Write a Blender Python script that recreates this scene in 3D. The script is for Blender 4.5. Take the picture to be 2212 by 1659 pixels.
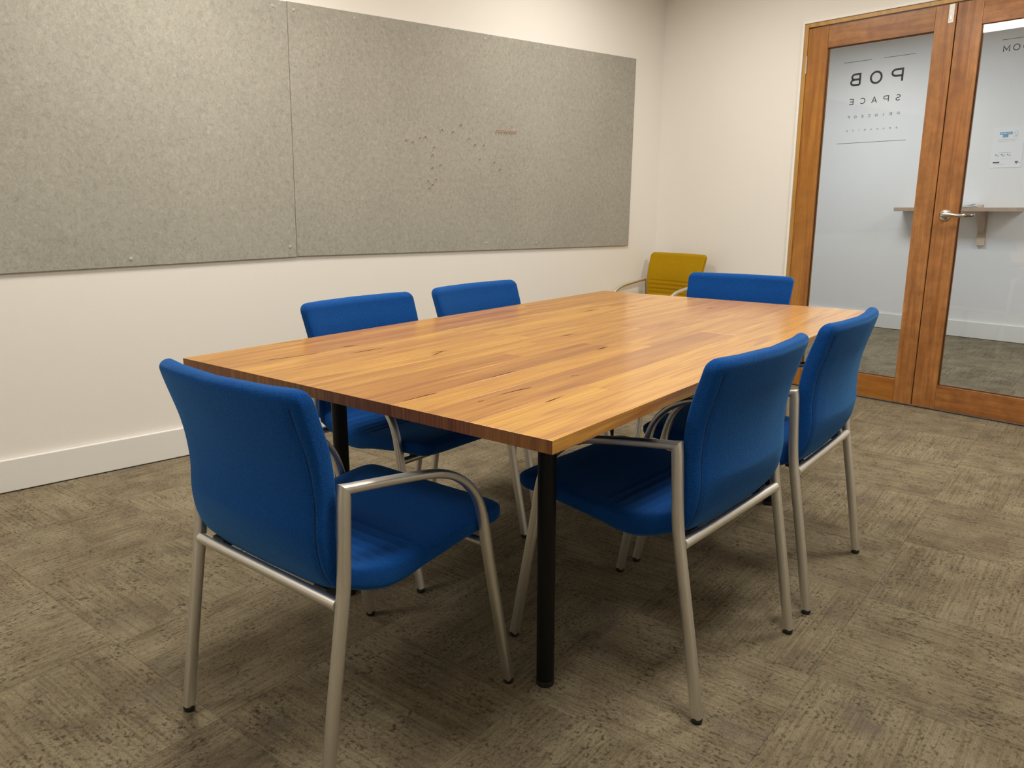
import bpy, bmesh, math, random
from mathutils import Vector, Matrix

random.seed(7)
for _o in list(bpy.data.objects):
    bpy.data.objects.remove(_o)
SC = bpy.context.scene
COL = SC.collection

# ------------------------------------------------------------------ camera
H, YAW, PIT, ROLL, FPX = 1.1358, 0.6695, 0.2265, -0.001, 1672.85
Fw = Vector((math.cos(PIT)*math.cos(YAW), math.cos(PIT)*math.sin(YAW), -math.sin(PIT)))
Rt = Vector((math.sin(YAW), -math.cos(YAW), 0))
Up = Rt.cross(Fw)
R2 = Rt*math.cos(ROLL) + Up*math.sin(ROLL)
U2 = -Rt*math.sin(ROLL) + Up*math.cos(ROLL)
cd = bpy.data.cameras.new('camera')
cam = bpy.data.objects.new('camera', cd)
COL.objects.link(cam)
cam.matrix_world = Matrix(((R2.x, U2.x, -Fw.x, 0), (R2.y, U2.y, -Fw.y, 0), (R2.z, U2.z, -Fw.z, H), (0, 0, 0, 1)))
cd.sensor_fit = 'HORIZONTAL'
cd.sensor_width = 36
cd.lens = FPX/2212*36
cd.clip_start = 0.02
SC.camera = cam

# ------------------------------------------------------------------ world, exposure
w = bpy.data.worlds.new('world')
SC.world = w
w.use_nodes = True
w.node_tree.nodes['Background'].inputs[0].default_value = (.8, .85, 1, 1)
w.node_tree.nodes['Background'].inputs[1].default_value = 0.05
SC.view_settings.view_transform = 'Standard'
SC.view_settings.look = 'None'
SC.view_settings.gamma = 1
SC.view_settings.use_curve_mapping = False
SC.view_settings.exposure = 0.0

ANG = -0.1753                                  # the room is turned a little against the table
NE = Vector((math.cos(ANG), math.sin(ANG), 0))
TE = Vector((-math.sin(ANG), math.cos(ANG), 0))
ROOM = Matrix(((NE.x, TE.x, 0, 0), (NE.y, TE.y, 0, 0), (0, 0, 1, 0), (0, 0, 0, 1)))
ENDN, LEFTS, CEIL = 4.6007, 3.5922, 2.70       # end wall, left wall, ceiling in room coordinates (n, s, z)
N0, S0 = -2.4, -1.7
CN, CS0, CS1 = 7.462, -1.2, 5.0                # corridor
WT = 0.12

def RW(n, s, z=0.0):
    return NE*n + TE*s + Vector((0, 0, z))

LAMP_COL = (1.0, 0.955, 0.865)
LAMPS = [(1.2, 2.62, 30), (1.2, 0.45, 26), (3.35, 2.62, 19), (3.60, 0.65, 36), (-1.0, 2.5, 18), (-1.0, 0.45, 4)]
def area(name, loc, sx, sy, power, col):
    l = bpy.data.lights.new(name, 'AREA')
    l.shape = 'RECTANGLE'; l.size = sx; l.size_y = sy; l.energy = power; l.color = col; l.spread = math.radians(171)
    o = bpy.data.objects.new(name, l)
    COL.objects.link(o)
    o.location = loc
    o.rotation_euler = (0, 0, ANG)
    o.visible_camera = True
    return o
for i, (n, s, p) in enumerate(LAMPS):
    area('panel_light', RW(n, s, CEIL-0.022), 0.56, 0.56, p, LAMP_COL)
for s in (0.2, 3.2):
    area('corridor_light', RW(6.1, s, CEIL-0.03), 0.5, 1.0, 38, (0.91, 0.965, 1.0))

# ------------------------------------------------------------------ helpers
def link(name, me, mat=None, parent=None, loc=None, rot=None):
    o = bpy.data.objects.new(name, me)
    COL.objects.link(o)
    if mat is not None and me is not None and not me.materials:
        me.materials.append(mat)
    if parent is not None: o.parent = parent
    if loc is not None: o.location = loc
    if rot is not None: o.rotation_euler = rot
    return o

def mesh(name, vs, fs, smooth=False, auto=None):
    me = bpy.data.meshes.new(name)
    me.from_pydata([tuple(v) for v in vs], [], fs)
    me.validate(); me.update()
    bm = bmesh.new(); bm.from_mesh(me)
    bmesh.ops.recalc_face_normals(bm, faces=bm.faces)
    if auto is not None:
        for e in bm.edges:
            if len(e.link_faces) == 2 and e.calc_face_angle(0) > auto: e.smooth = False
        smooth = True
    for f in bm.faces: f.smooth = smooth
    bm.to_mesh(me); bm.free()
    return me

def box_vf(x0, x1, y0, y1, z0, z1, M=None):
    vs = [Vector(p) for p in ((x0,y0,z0),(x1,y0,z0),(x1,y1,z0),(x0,y1,z0),(x0,y0,z1),(x1,y0,z1),(x1,y1,z1),(x0,y1,z1))]
    if M is not None: vs = [M @ v for v in vs]
    return vs, [(0,3,2,1),(4,5,6,7),(0,1,5,4),(1,2,6,5),(2,3,7,6),(3,0,4,7)]

def boxes_mesh(name, boxes, M=None, bevel=0.0):
    vs, fs = [], []
    for b in boxes:
        v, f = box_vf(*b, M=M)
        k = len(vs); vs += v; fs += [tuple(i+k for i in t) for t in f]
    me = bpy.data.meshes.new(name)
    me.from_pydata([tuple(v) for v in vs], [], fs)
    bm = bmesh.new(); bm.from_mesh(me)
    if bevel > 0:
        bmesh.ops.bevel(bm, geom=list(bm.edges), offset=bevel, segments=2, affect='EDGES', profile=0.5)
    bmesh.ops.recalc_face_normals(bm, faces=bm.faces)
    bm.to_mesh(me); bm.free()
    return me

def tag(o, label=None, cat=None, group=None, kind=None):
    if label: o['label'] = label
    if cat: o['category'] = cat
    if group: o['group'] = group
    if kind: o['kind'] = kind
    return o

def empty(name, loc=(0,0,0), rz=0.0):
    o = bpy.data.objects.new(name, None)
    COL.objects.link(o)
    o.location = loc; o.rotation_euler = (0, 0, rz)
    o.empty_display_size = 0.1
    return o

def copy_tree(o, parent=None):
    c = o.copy(); COL.objects.link(c)
    if parent is not None: c.parent = parent
    for ch in list(o.children): copy_tree(ch, c)
    return c

# ------------------------------------------------------------------ materials
def newmat(name):
    m = bpy.data.materials.new(name); m.use_nodes = True
    nt = m.node_tree; b = nt.nodes['Principled BSDF']
    return m, nt, b
def nd(nt, t, **kw):
    n = nt.nodes.new(t)
    for k, v in kw.items(): setattr(n, k, v)
    return n
def noise(nt, vec, scale, detail=3, rough=0.5, dist=0.0):
    n = nd(nt, 'ShaderNodeTexNoise'); n.inputs['Scale'].default_value = scale
    n.inputs['Detail'].default_value = detail; n.inputs['Roughness'].default_value = rough
    n.inputs['Distortion'].default_value = dist
    nt.links.new(vec, n.inputs['Vector']); return n.outputs['Fac']
def mapping(nt, vec, sc=(1,1,1), loc=(0,0,0), rot=(0,0,0)):
    n = nd(nt, 'ShaderNodeMapping'); n.inputs['Scale'].default_value = sc
    n.inputs['Location'].default_value = loc; n.inputs['Rotation'].default_value = rot
    nt.links.new(vec, n.inputs['Vector']); return n.outputs['Vector']
def ramp(nt, fac, stops, interp='LINEAR'):
    n = nd(nt, 'ShaderNodeValToRGB'); n.color_ramp.interpolation = interp
    el = n.color_ramp.elements
    while len(el) < len(stops): el.new(0.5)
    for e, (p, c) in zip(el, stops):
        e.position = p; e.color = (c[0], c[1], c[2], 1) if not isinstance(c, (int, float)) else (c, c, c, 1)
    nt.links.new(fac, n.inputs['Fac']); return n.outputs['Color']
def mix(nt, fac, a, b, mode='MIX'):
    n = nd(nt, 'ShaderNodeMix', data_type='RGBA', blend_type=mode)
    if isinstance(fac, (int, float)): n.inputs[0].default_value = fac
    else: nt.links.new(fac, n.inputs[0])
    for i, v in ((6, a), (7, b)):
        if isinstance(v, tuple): n.inputs[i].default_value = (*v, 1)
        else: nt.links.new(v, n.inputs[i])
    return n.outputs[2]
def bump(nt, b, h, strength, dist):
    n = nd(nt, 'ShaderNodeBump'); n.inputs['Strength'].default_value = strength; n.inputs['Distance'].default_value = dist
    nt.links.new(h, n.inputs['Height']); nt.links.new(n.outputs['Normal'], b.inputs['Normal'])
def objco(nt, rnd=True):
    tc = nd(nt, 'ShaderNodeTexCoord')
    if not rnd: return tc.outputs['Object']
    oi = nd(nt, 'ShaderNodeObjectInfo')
    mu = nd(nt, 'ShaderNodeMath', operation='MULTIPLY'); mu.inputs[1].default_value = 37.0
    nt.links.new(oi.outputs['Random'], mu.inputs[0])
    ad = nd(nt, 'ShaderNodeVectorMath', operation='ADD')
    nt.links.new(tc.outputs['Object'], ad.inputs[0]); nt.links.new(mu.outputs[0], ad.inputs[1])
    return ad.outputs[0]
def rnd(nt):
    return nd(nt, 'ShaderNodeObjectInfo').outputs['Random']

def m_paint(name, col, rough=0.75):
    m, nt, b = newmat(name)
    v = objco(nt, False)
    f = noise(nt, v, 3.0, 3)
    c = mix(nt, f, tuple(x*0.985 for x in col), col)
    nt.links.new(c, b.inputs['Base Color'])
    b.inputs['Roughness'].default_value = rough
    b.inputs['Specular IOR Level'].default_value = 0.25
    bump(nt, b, noise(nt, v, 260, 3), 0.12, 0.002)
    return m
M_WALL = m_paint('wall_paint', (0.83, 0.80, 0.755))
M_BASE = m_paint('gloss_paint', (0.80, 0.785, 0.75), 0.4)
M_CEIL = m_paint('ceiling_paint', (0.85, 0.83, 0.80))
M_BEAD = m_paint('white_bead_paint', (0.88, 0.86, 0.82), 0.35)
M_CORR = m_paint('corridor_paint', (0.80, 0.785, 0.76))

def m_plain(name, col, rough=0.5, metal=0.0, nscale=60, var=0.1, spec=0.5):
    m, nt, b = newmat(name)
    v = objco(nt)
    c = mix(nt, noise(nt, v, nscale, 2), tuple(x*(1-var) for x in col), tuple(min(1, x*(1+var)) for x in col))
    nt.links.new(c, b.inputs['Base Color'])
    b.inputs['Roughness'].default_value = rough; b.inputs['Metallic'].default_value = metal
    b.inputs['Specular IOR Level'].default_value = spec
    return m
M_RUBBER = m_plain('black_rubber', (0.012, 0.012, 0.012), 0.6)
M_BLACK = m_plain('black_powder_coat', (0.0035, 0.0035, 0.004), 0.5, 0.0, 300, 0.2, 0.25)
M_WHITEPL = m_plain('white_plastic', (0.85, 0.84, 0.82), 0.3)
M_SILVER = m_plain('bright_nickel', (0.72, 0.68, 0.62), 0.25, 1.0, 90, 0.06)
M_PINWOOD = m_plain('pin_wood', (0.30, 0.15, 0.06), 0.5)
M_PINCOP = m_plain('pin_copper', (0.50, 0.20, 0.07), 0.4)
M_SHELFW = m_plain('shelf_wood', (0.42, 0.30, 0.21), 0.6, 0, 18, 0.25)
M_SHELFE = m_plain('shelf_wood_light', (0.62, 0.50, 0.37), 0.6, 0, 18, 0.1)
M_PAPER = m_plain('paper_white', (0.82, 0.815, 0.80), 0.7, 0, 5, 0.02)
M_CARD = m_plain('card_grey', (0.13, 0.13, 0.15), 0.7)
M_PBLUE = m_plain('print_blue', (0.16, 0.38, 0.55), 0.7)
M_PGREY = m_plain('print_grey', (0.36, 0.37, 0.38), 0.7)
M_PLIGHT = m_plain('print_light_grey', (0.58, 0.60, 0.62), 0.7)
M_PDARK = m_plain('print_dark', (0.08, 0.08, 0.085), 0.7)
M_VINYL = m_plain('black_vinyl', (0.010, 0.010, 0.011), 0.45)
M_DARK = m_plain('dark_gap', (0.02, 0.008, 0.006), 0.8)
M_VEIN = m_plain('gum_resin', (0.045, 0.010, 0.004), 0.7, 0, 60, 0.1, 0.1)
M_RAIL = m_plain('corridor_threshold', (0.16, 0.14, 0.13), 0.7)

def m_metal():
    m, nt, b = newmat('brushed_steel')
    v = objco(nt)
    f = noise(nt, mapping(nt, v, (400, 400, 30)), 1.0, 2)
    c = mix(nt, f, (0.68, 0.665, 0.62), (0.80, 0.785, 0.74))
    nt.links.new(c, b.inputs['Base Color'])
    b.inputs['Metallic'].default_value = 1.0; b.inputs['Roughness'].default_value = 0.40
    return m
M_STEEL = m_metal()

def m_fabric(name, lo, hi, sheen):
    m, nt, b = newmat(name)
    v = objco(nt)
    f = noise(nt, mapping(nt, v, (1, 1, 1)), 420, 2, 0.6)
    c = ramp(nt, f, [(0.30, lo), (0.70, hi)])
    g = noise(nt, v, 7, 2)
    c2 = mix(nt, 0.10, c, ramp(nt, g, [(0.3, lo), (0.7, hi)]))
    nt.links.new(c2, b.inputs['Base Color'])
    b.inputs['Roughness'].default_value = 0.85
    b.inputs['Sheen Weight'].default_value = 0.42
    b.inputs['Sheen Roughness'].default_value = 0.45
    b.inputs['Sheen Tint'].default_value = (*sheen, 1)
    b.inputs['Specular IOR Level'].default_value = 0.08
    w1 = nd(nt, 'ShaderNodeTexVoronoi'); w1.inputs['Scale'].default_value = 380
    nt.links.new(v, w1.inputs['Vector'])
    bump(nt, b, w1.outputs['Distance'], 0.45, 0.0012)
    return m
M_BLUE = m_fabric('blue_wool', (0.0022, 0.036, 0.175), (0.0066, 0.082, 0.34), (0.16, 0.44, 0.76))
M_YELL = m_fabric('mustard_wool', (0.30, 0.17, 0.002), (0.47, 0.275, 0.004), (0.8, 0.6, 0.15))
M_SEAM = m_plain('blue_thread', (0.003, 0.02, 0.08), 0.9)
M_SEAMY = m_plain('mustard_thread', (0.16, 0.09, 0.004), 0.9)

def m_wood(name, cols, along='x', rough=0.3, coat=0.3, sc=1.0, randc=1.0, mottled=0.0, redf=0.25, fine=0.42):
    m, nt, b = newmat(name)
    v = objco(nt)
    S = {'x': (1.6, 26, 26), 'y': (26, 1.6, 26), 'z': (26, 26, 1.6)}[along]
    S2 = {'x': (5, 190, 190), 'y': (190, 5, 190), 'z': (190, 190, 5)}[along]
    f1 = noise(nt, mapping(nt, v, tuple(x*sc for x in S)), 1.0, 4, 0.6, 1.2)
    f2 = noise(nt, mapping(nt, v, tuple(x*sc for x in S2)), 1.0, 2, 0.5, 0.3)
    c1 = ramp(nt, f1, [(0.28, cols[0]), (0.50, cols[1]), (0.72, cols[2])])
    c2 = mix(nt, ramp(nt, f2, [(0.35, 0.0), (0.7, fine)]), c1, cols[0])
    f4 = noise(nt, mapping(nt, v, tuple(x*0.22 for x in S)), 1.0, 3, 0.6, 0.8)
    c2 = mix(nt, ramp(nt, f4, [(0.50, 0.0), (0.66, redf)]), c2, tuple(x*1.05 for x in cols[0]))
    r = rnd(nt)
    tint = ramp(nt, r, [(0.0, (0.80, 0.70, 0.66)), (0.3, (0.94, 0.90, 0.86)), (0.65, (1, 1, 1)), (1.0, (1.05, 1.08, 1.10))])
    c3 = mix(nt, randc, c2, tint, 'MULTIPLY')
    if mottled:
        c3 = mix(nt, ramp(nt, noise(nt, v, 14, 4, 0.65), [(0.35, 0.0), (0.8, mottled)]), c3, tuple(x*0.45 for x in cols[0]))
    nt.links.new(c3, b.inputs['Base Color'])
    b.inputs['Roughness'].default_value = rough
    b.inputs['Coat Weight'].default_value = coat; b.inputs['Coat Roughness'].default_value = rough*0.55
    bump(nt, b, f2, 0.05, 0.001)
    return m
M_TOP = m_wood('honey_timber', [(0.35, 0.128, 0.022), (0.62, 0.305, 0.046), (0.72, 0.405, 0.064)], 'x', 0.30, 0.45, 1.0, 1.0, 0.0, 0.70, 0.55)
M_END = m_wood('end_grain', [(0.13, 0.040, 0.010), (0.27, 0.105, 0.024), (0.36, 0.15, 0.035)], 'z', 0.5, 0.1, 2.2, 1.0, 0.0, 0.3, 0.6)
DC = [(0.23, 0.080, 0.019), (0.42, 0.172, 0.046), (0.55, 0.255, 0.080)]
HC = [(0.28, 0.098, 0.014), (0.41, 0.160, 0.022), (0.52, 0.225, 0.036)]
M_DOORZ = m_wood('door_timber_upright', DC, 'z', 0.34, 0.3, 0.7, 0.5, 0.55)
M_HONZ = m_wood('honey_door_timber_upright', HC, 'z', 0.36, 0.25, 0.7, 0.3, 0.35)
M_HONY = m_wood('honey_door_timber_cross', HC, 'y', 0.36, 0.25, 0.7, 0.3, 0.3)
M_DOORY = m_wood('door_timber_cross', DC, 'y', 0.36, 0.25, 0.7, 0.5, 0.7)
M_JAMB = m_wood('jamb_timber', [(0.36, 0.17, 0.035), (0.52, 0.28, 0.065), (0.60, 0.34, 0.09)], 'z', 0.4, 0.2, 0.7, 0.2)

def m_carpet(name, rot):
    m, nt, b = newmat(name)
    tc = nd(nt, 'ShaderNodeTexCoord').outputs['Object']
    v0 = mapping(nt, tc, (1, 1, 1), (0, 0, 0), (0, 0, rot))
    oi = nd(nt, 'ShaderNodeObjectInfo')
    mu = nd(nt, 'ShaderNodeMath', operation='MULTIPLY'); mu.inputs[1].default_value = 61.0
    nt.links.new(oi.outputs['Random'], mu.inputs[0])
    ad = nd(nt, 'ShaderNodeVectorMath', operation='ADD')
    nt.links.new(v0, ad.inputs[0]); nt.links.new(mu.outputs[0], ad.inputs[1])
    v = ad.outputs[0]
    thread = noise(nt, mapping(nt, v, (4, 125, 1)), 1.0, 3, 0.6)
    streak = noise(nt, mapping(nt, v, (2.5, 42, 1)), 1.0, 3, 0.6)
    dash = noise(nt, mapping(nt, v, (88, 118, 1)), 1.0, 2, 0.5)
    patch = noise(nt, v, 7, 4, 0.6)
    zone = noise(nt, mapping(nt, v, (16, 9, 1)), 1.0, 3, 0.6)
    grain = noise(nt, v, 330, 3, 0.75)
    base = ramp(nt, patch, [(0.34, (0.218, 0.172, 0.116)), (0.50, (0.288, 0.236, 0.155)), (0.66, (0.348, 0.293, 0.195))])
    base = mix(nt, ramp(nt, streak, [(0.42, 0.0), (0.72, 0.34)]), base, (0.375, 0.32, 0.215))
    base = mix(nt, ramp(nt, thread, [(0.38, 0.42), (0.54, 0.0)]), base, (0.125, 0.098, 0.058))
    dm = mix(nt, 1.0, ramp(nt, dash, [(0.50, 0.0), (0.70, 1.0)]), ramp(nt, zone, [(0.36, 0.18), (0.64, 0.85)]), 'MULTIPLY')
    base = mix(nt, dm, base, (0.052, 0.040, 0.025))
    base = mix(nt, ramp(nt, noise(nt, v, 6.5, 3, 0.6), [(0.57, 0.0), (0.72, 0.45)]), base, (0.15, 0.128, 0.112))
    base = mix(nt, 0.6, base, ramp(nt, grain, [(0.30, 0.18), (0.70, 1.08)]), 'MULTIPLY')
    base = mix(nt, 1.0, base, ramp(nt, oi.outputs['Random'], [(0, 1.05), (1, 1.19)]), 'MULTIPLY')
    nt.links.new(base, b.inputs['Base Color'])
    b.inputs['Roughness'].default_value = 1.0
    b.inputs['Specular IOR Level'].default_value = 0.05
    h = nd(nt, 'ShaderNodeMath', operation='ADD'); nt.links.new(thread, h.inputs[0]); nt.links.new(grain, h.inputs[1])
    bump(nt, b, h.outputs[0], 0.7, 0.004)
    return m
M_CARP = [m_carpet('carpet_lengthwise', 0.0), m_carpet('carpet_crosswise', math.pi/2)]

def m_felt():
    m, nt, b = newmat('grey_felt')
    v = objco(nt)
    a = noise(nt, mapping(nt, v, (1, 1, 0.8)), 62, 6, 0.8, 0.9)
    c = ramp(nt, a, [(0.30, (0.27, 0.26, 0.225)), (0.46, (0.365, 0.352, 0.305)), (0.60, (0.42, 0.405, 0.352)), (0.74, (0.53, 0.515, 0.46))])
    f = noise(nt, v, 300, 3, 0.8, 0.5)
    c = mix(nt, ramp(nt, f, [(0.30, 0.40), (0.48, 0.0)]), c, (0.20, 0.19, 0.16))
    g = noise(nt, v, 3.0, 2)
    c = mix(nt, 1.0, c, ramp(nt, g, [(0.3, 0.93), (0.7, 1.0)]), 'MULTIPLY')
    nt.links.new(c, b.inputs['Base Color'])
    b.inputs['Roughness'].default_value = 0.95; b.inputs['Specular IOR Level'].default_value = 0.1
    bump(nt, b, a, 0.25, 0.002)
    return m
M_FELT = m_felt()

def m_glass():
    m = bpy.data.materials.new('clear_glass'); m.use_nodes = True
    nt = m.node_tree; nt.nodes.clear()
    o = nd(nt, 'ShaderNodeOutputMaterial'); mx = nd(nt, 'ShaderNodeMixShader')
    t = nd(nt, 'ShaderNodeBsdfTransparent'); t.inputs[0].default_value = (0.965, 0.975, 0.985, 1)
    g = nd(nt, 'ShaderNodeBsdfGlossy'); g.inputs['Roughness'].default_value = 0.01
    f = nd(nt, 'ShaderNodeFresnel'); f.inputs[0].default_value = 1.5
    nt.links.new(f.outputs[0], mx.inputs[0]); nt.links.new(t.outputs[0], mx.inputs[1]); nt.links.new(g.outputs[0], mx.inputs[2])
    nt.links.new(mx.outputs[0], o.inputs[0])
    return m
M_GLASS = m_glass()
def m_emit(name, col, st):
    m, nt, b = newmat(name)
    b.inputs['Base Color'].default_value = (*col, 1)
    b.inputs['Emission Color'].default_value = (*col, 1); b.inputs['Emission Strength'].default_value = st
    return m
M_DIFF = m_emit('lamp_diffuser', LAMP_COL, 3.0)

# ------------------------------------------------------------------ room shell
def clip(poly, A, n, c):           # keep points with p.n <= c
    out = []
    for i in range(len(poly)):
        p, q = poly[i], poly[(i+1) % len(poly)]
        dp, dq = p[0]*n[0]+p[1]*n[1]-c, q[0]*n[0]+q[1]*n[1]-c
        if dp <= 0: out.append(p)
        if dp*dq < 0:
            t = dp/(dp-dq); out.append((p[0]+t*(q[0]-p[0]), p[1]+t*(q[1]-p[1])))
    return out

floor = link('floor', boxes_mesh('floor', [(N0-WT, ENDN+WT/2, S0-WT, LEFTS+WT, -0.10, -0.006), (ENDN+WT/2, CN+WT, CS0-WT, CS1+WT, -0.10, -0.006)]), M_RAIL)
floor.matrix_world = ROOM
tag(floor, 'beige grey patterned carpet tile floor', kind='structure')
def tiles(n0, n1, s0, s1, region):
    ne, te = (NE.x, NE.y), (TE.x, TE.y)
    T = 0.5
    for i in range(-10, 22):
        for j in range(-10, 22):
            x0, y0 = 0.80+T*i, 0.48+T*j
            g = 0.0002
            P = [(x0+g, y0+g), (x0+T-g, y0+g), (x0+T-g, y0+T-g), (x0+g, y0+T-g)]
            for n, c in ((ne, n1), ((-ne[0], -ne[1]), -n0), (te, s1), ((-te[0], -te[1]), -s0)):
                P = clip(P, None, n, c)
                if len(P) < 3: break
            if len(P) < 3: continue
            ar = abs(sum(P[k][0]*P[(k+1) % len(P)][1]-P[(k+1) % len(P)][0]*P[k][1] for k in range(len(P))))/2
            if ar < 0.004: continue
            cx, cy = x0+T/2, y0+T/2
            L = len(P); z1 = 0.0
            e = 0.0007
            top = []
            mx_, my_ = sum(p[0] for p in P)/L, sum(p[1] for p in P)/L
            for p in P:
                dx, dy = mx_-p[0], my_-p[1]; d = math.hypot(dx, dy)
                top.append((p[0]+dx/d*e-cx, p[1]+dy/d*e-cy, z1))
            mid = [(p[0]-cx, p[1]-cy, z1-0.0005) for p in P]
            bot = [(p[0]-cx, p[1]-cy, -0.006) for p in P]
            vs = top+mid+bot
            fs = [tuple(range(L))]+[(k, (k+1) % L, L+(k+1) % L, L+k) for k in range(L)]+[(L+k, L+(k+1) % L, 2*L+(k+1) % L, 2*L+k) for k in range(L)]
            me = mesh('carpet_tile', vs, fs)
            o = link('carpet_tile', me, M_CARP[(i+j) % 2], None, (cx, cy, 0))
            o.parent = floor; o.matrix_parent_inverse = ROOM.inverted()
            yield o
nt_ = len(list(tiles(N0, ENDN+0.055, S0, LEFTS, 0)))
nt_ += len(list(tiles(ENDN+0.075, CN, -0.2, 4.4, 1)))

def struct(name, boxes, mat, bevel=0.0, label=None, parent=None):
    o = link(name, boxes_mesh(name, boxes, bevel=bevel), mat)
    if parent is None: o.matrix_world = ROOM
    else: o.parent = parent
    if parent is None: tag(o, label, kind='structure')
    elif label: o['label'] = label
    return o
DS0, DS1, DZ = 0.862, 2.549, 2.181           # rough opening of the double door
struct('wall_left', [(N0-WT, ENDN+WT, LEFTS, LEFTS+WT, 0, CEIL)], M_WALL, label='cream painted wall behind the grey felt board')
struct('wall_right', [(N0-WT, ENDN+WT, S0-WT, S0, 0, CEIL)], M_WALL, label='cream wall on the right outside the picture')
struct('wall_back', [(N0-WT, N0, S0, LEFTS, 0, CEIL)], M_WALL, label='cream wall behind the viewer')
struct('wall_end', [(ENDN, ENDN+WT, DS1, LEFTS, 0, CEIL), (ENDN, ENDN+WT, S0, DS0, 0, CEIL), (ENDN, ENDN+WT, DS0, DS1, DZ, CEIL)], M_WALL, label='cream end wall with the timber double door')
struct('ceiling', [(N0-WT, ENDN+WT, S0-WT, LEFTS+WT, CEIL, CEIL+0.1), (ENDN+WT, CN+WT, CS0-WT, CS1+WT, CEIL, CEIL+0.1)], M_CEIL, label='white ceiling above the frame')
struct('baseboard_left', [(N0, ENDN, LEFTS-0.018, LEFTS-0.0005, 0.004, 0.137)], M_BASE, 0.003, 'tall white skirting board along the felt board wall')
struct('baseboard_end', [(ENDN-0.018, ENDN-0.0005, DS1+0.012, LEFTS-0.0185, 0.004, 0.137)], M_BASE, 0.003, 'white skirting board behind the mustard chair')
struct('wall_corridor', [(CN, CN+WT, CS0, CS1, 0, CEIL)], M_CORR, label='pale corridor wall seen through the door glass')
struct('wall_corridor_left', [(ENDN+WT, CN, CS1, CS1+WT, 0, CEIL)], M_CORR, label='corridor end wall outside the picture')
struct('wall_corridor_right', [(ENDN+WT, CN, CS0-WT, CS0, 0, CEIL)], M_CORR, label='other corridor end wall outside the picture')
struct('baseboard_corridor', [(CN-0.018, CN-0.0005, CS0, CS1, 0.004, 0.1435)], M_BASE, 0.003, 'white skirting board of the corridor wall')
struct('trim_1', [(ENDN+0.012, ENDN+0.070, DS0, DS1, -0.0055, 0.001)], M_RAIL, 0, 'dark threshold strip under the double door')

# door frame
jamb = struct('trim_2', [(ENDN-0.003, ENDN+0.10, DS1-0.022, DS1-0.0005, 0, DZ-0.0005), (ENDN-0.003, ENDN+0.10, DS0+0.0005, DS0+0.022, 0, DZ-0.0005)], M_JAMB, 0.001, 'orange timber door jamb around the double door')
struct('jamb_head', [(ENDN-0.003, ENDN+0.10, DS0+0.0225, DS1-0.0225, DZ-0.022, DZ-0.0005)], M_JAMB, 0.001, None, jamb)
bd = struct('trim_3', [(ENDN-0.010, ENDN-0.0004, DS1+0.001, DS1+0.013, 0, DZ+0.013), (ENDN-0.010, ENDN-0.0004, DS0-0.013, DS0-0.001, 0, DZ+0.013), (ENDN-0.010, ENDN-0.0004, DS0-0.001, DS1+0.001, DZ+0.001, DZ+0.013)], M_BEAD, 0.001, 'thin white bead around the door jamb')

# ------------------------------------------------------------------ lettering: stroke letters as thin vinyl
def arc(cx, cy, rx, ry, a0, a1, n=14):
    return [(cx+rx*math.cos(math.radians(a0+(a1-a0)*i/n)), cy+ry*math.sin(math.radians(a0+(a1-a0)*i/n))) for i in range(n+1)]
GL = {   # unit height, width given
 'P': (0.78, [[(0.07,0),(0.07,0.93),(0.42,0.93)]+arc(0.45,0.68,0.27,0.25,90,-90)+[(0.07,0.43)]]),
 'O': (1.0, [arc(0.5,0.5,0.44,0.44,0,360,32)]),
 'B': (0.80, [[(0.07,0.07),(0.07,0.93),(0.42,0.93)]+arc(0.46,0.72,0.22,0.21,90,-90)+[(0.07,0.51)], [(0.42,0.51)]+arc(0.48,0.29,0.25,0.22,90,-90)+[(0.07,0.07)]]),
 'S': (0.76, [arc(0.37,0.72,0.27,0.22,30,270)[:]+arc(0.37,0.28,0.30,0.22,90,-150)]),
 'A': (0.92, [[(0.04,0),(0.46,0.96),(0.88,0)],[(0.18,0.30),(0.74,0.30)]]),
 'C': (0.90, [arc(0.5,0.5,0.44,0.44,45,315,26)]),
 'E': (0.70, [[(0.64,0.93),(0.07,0.93),(0.07,0.07),(0.64,0.07)],[(0.07,0.5),(0.58,0.5)]]),
 'R': (0.80, [[(0.07,0),(0.07,0.93),(0.42,0.93)]+arc(0.45,0.69,0.25,0.24,90,-90)+[(0.07,0.45)],[(0.42,0.45),(0.72,0)]]),
 'I': (0.20, [[(0.10,0),(0.10,1)]]),
 'N': (0.86, [[(0.07,0),(0.07,0.93),(0.79,0.07),(0.79,1)]]),
 'F': (0.68, [[(0.62,0.93),(0.07,0.93),(0.07,0)],[(0.07,0.48),(0.56,0.48)]]),
 'U': (0.84, [[(0.07,1),(0.07,0.38)]+arc(0.42,0.38,0.35,0.31,180,360)+[(0.77,1)]]),
 'W': (1.2, [[(0.04,1),(0.33,0.05),(0.60,0.9),(0.87,0.05),(1.16,1)]]),
 'K': (0.80, [[(0.07,0),(0.07,1)],[(0.72,1),(0.07,0.38)],[(0.26,0.55),(0.76,0)]]),
 'M': (1.0, [[(0.07,0),(0.07,0.9),(0.5,0.25),(0.93,0.9),(0.93,0)]]),
}
for _c, _k in (('P', 1.26), ('B', 1.12), ('E', 1.15), ('R', 1.15), ('F', 1.15), ('S', 1.12)):
    _w, _p = GL[_c]
    GL[_c] = (_w*_k, [[(x*_k, y) for x, y in q] for q in _p])
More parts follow.
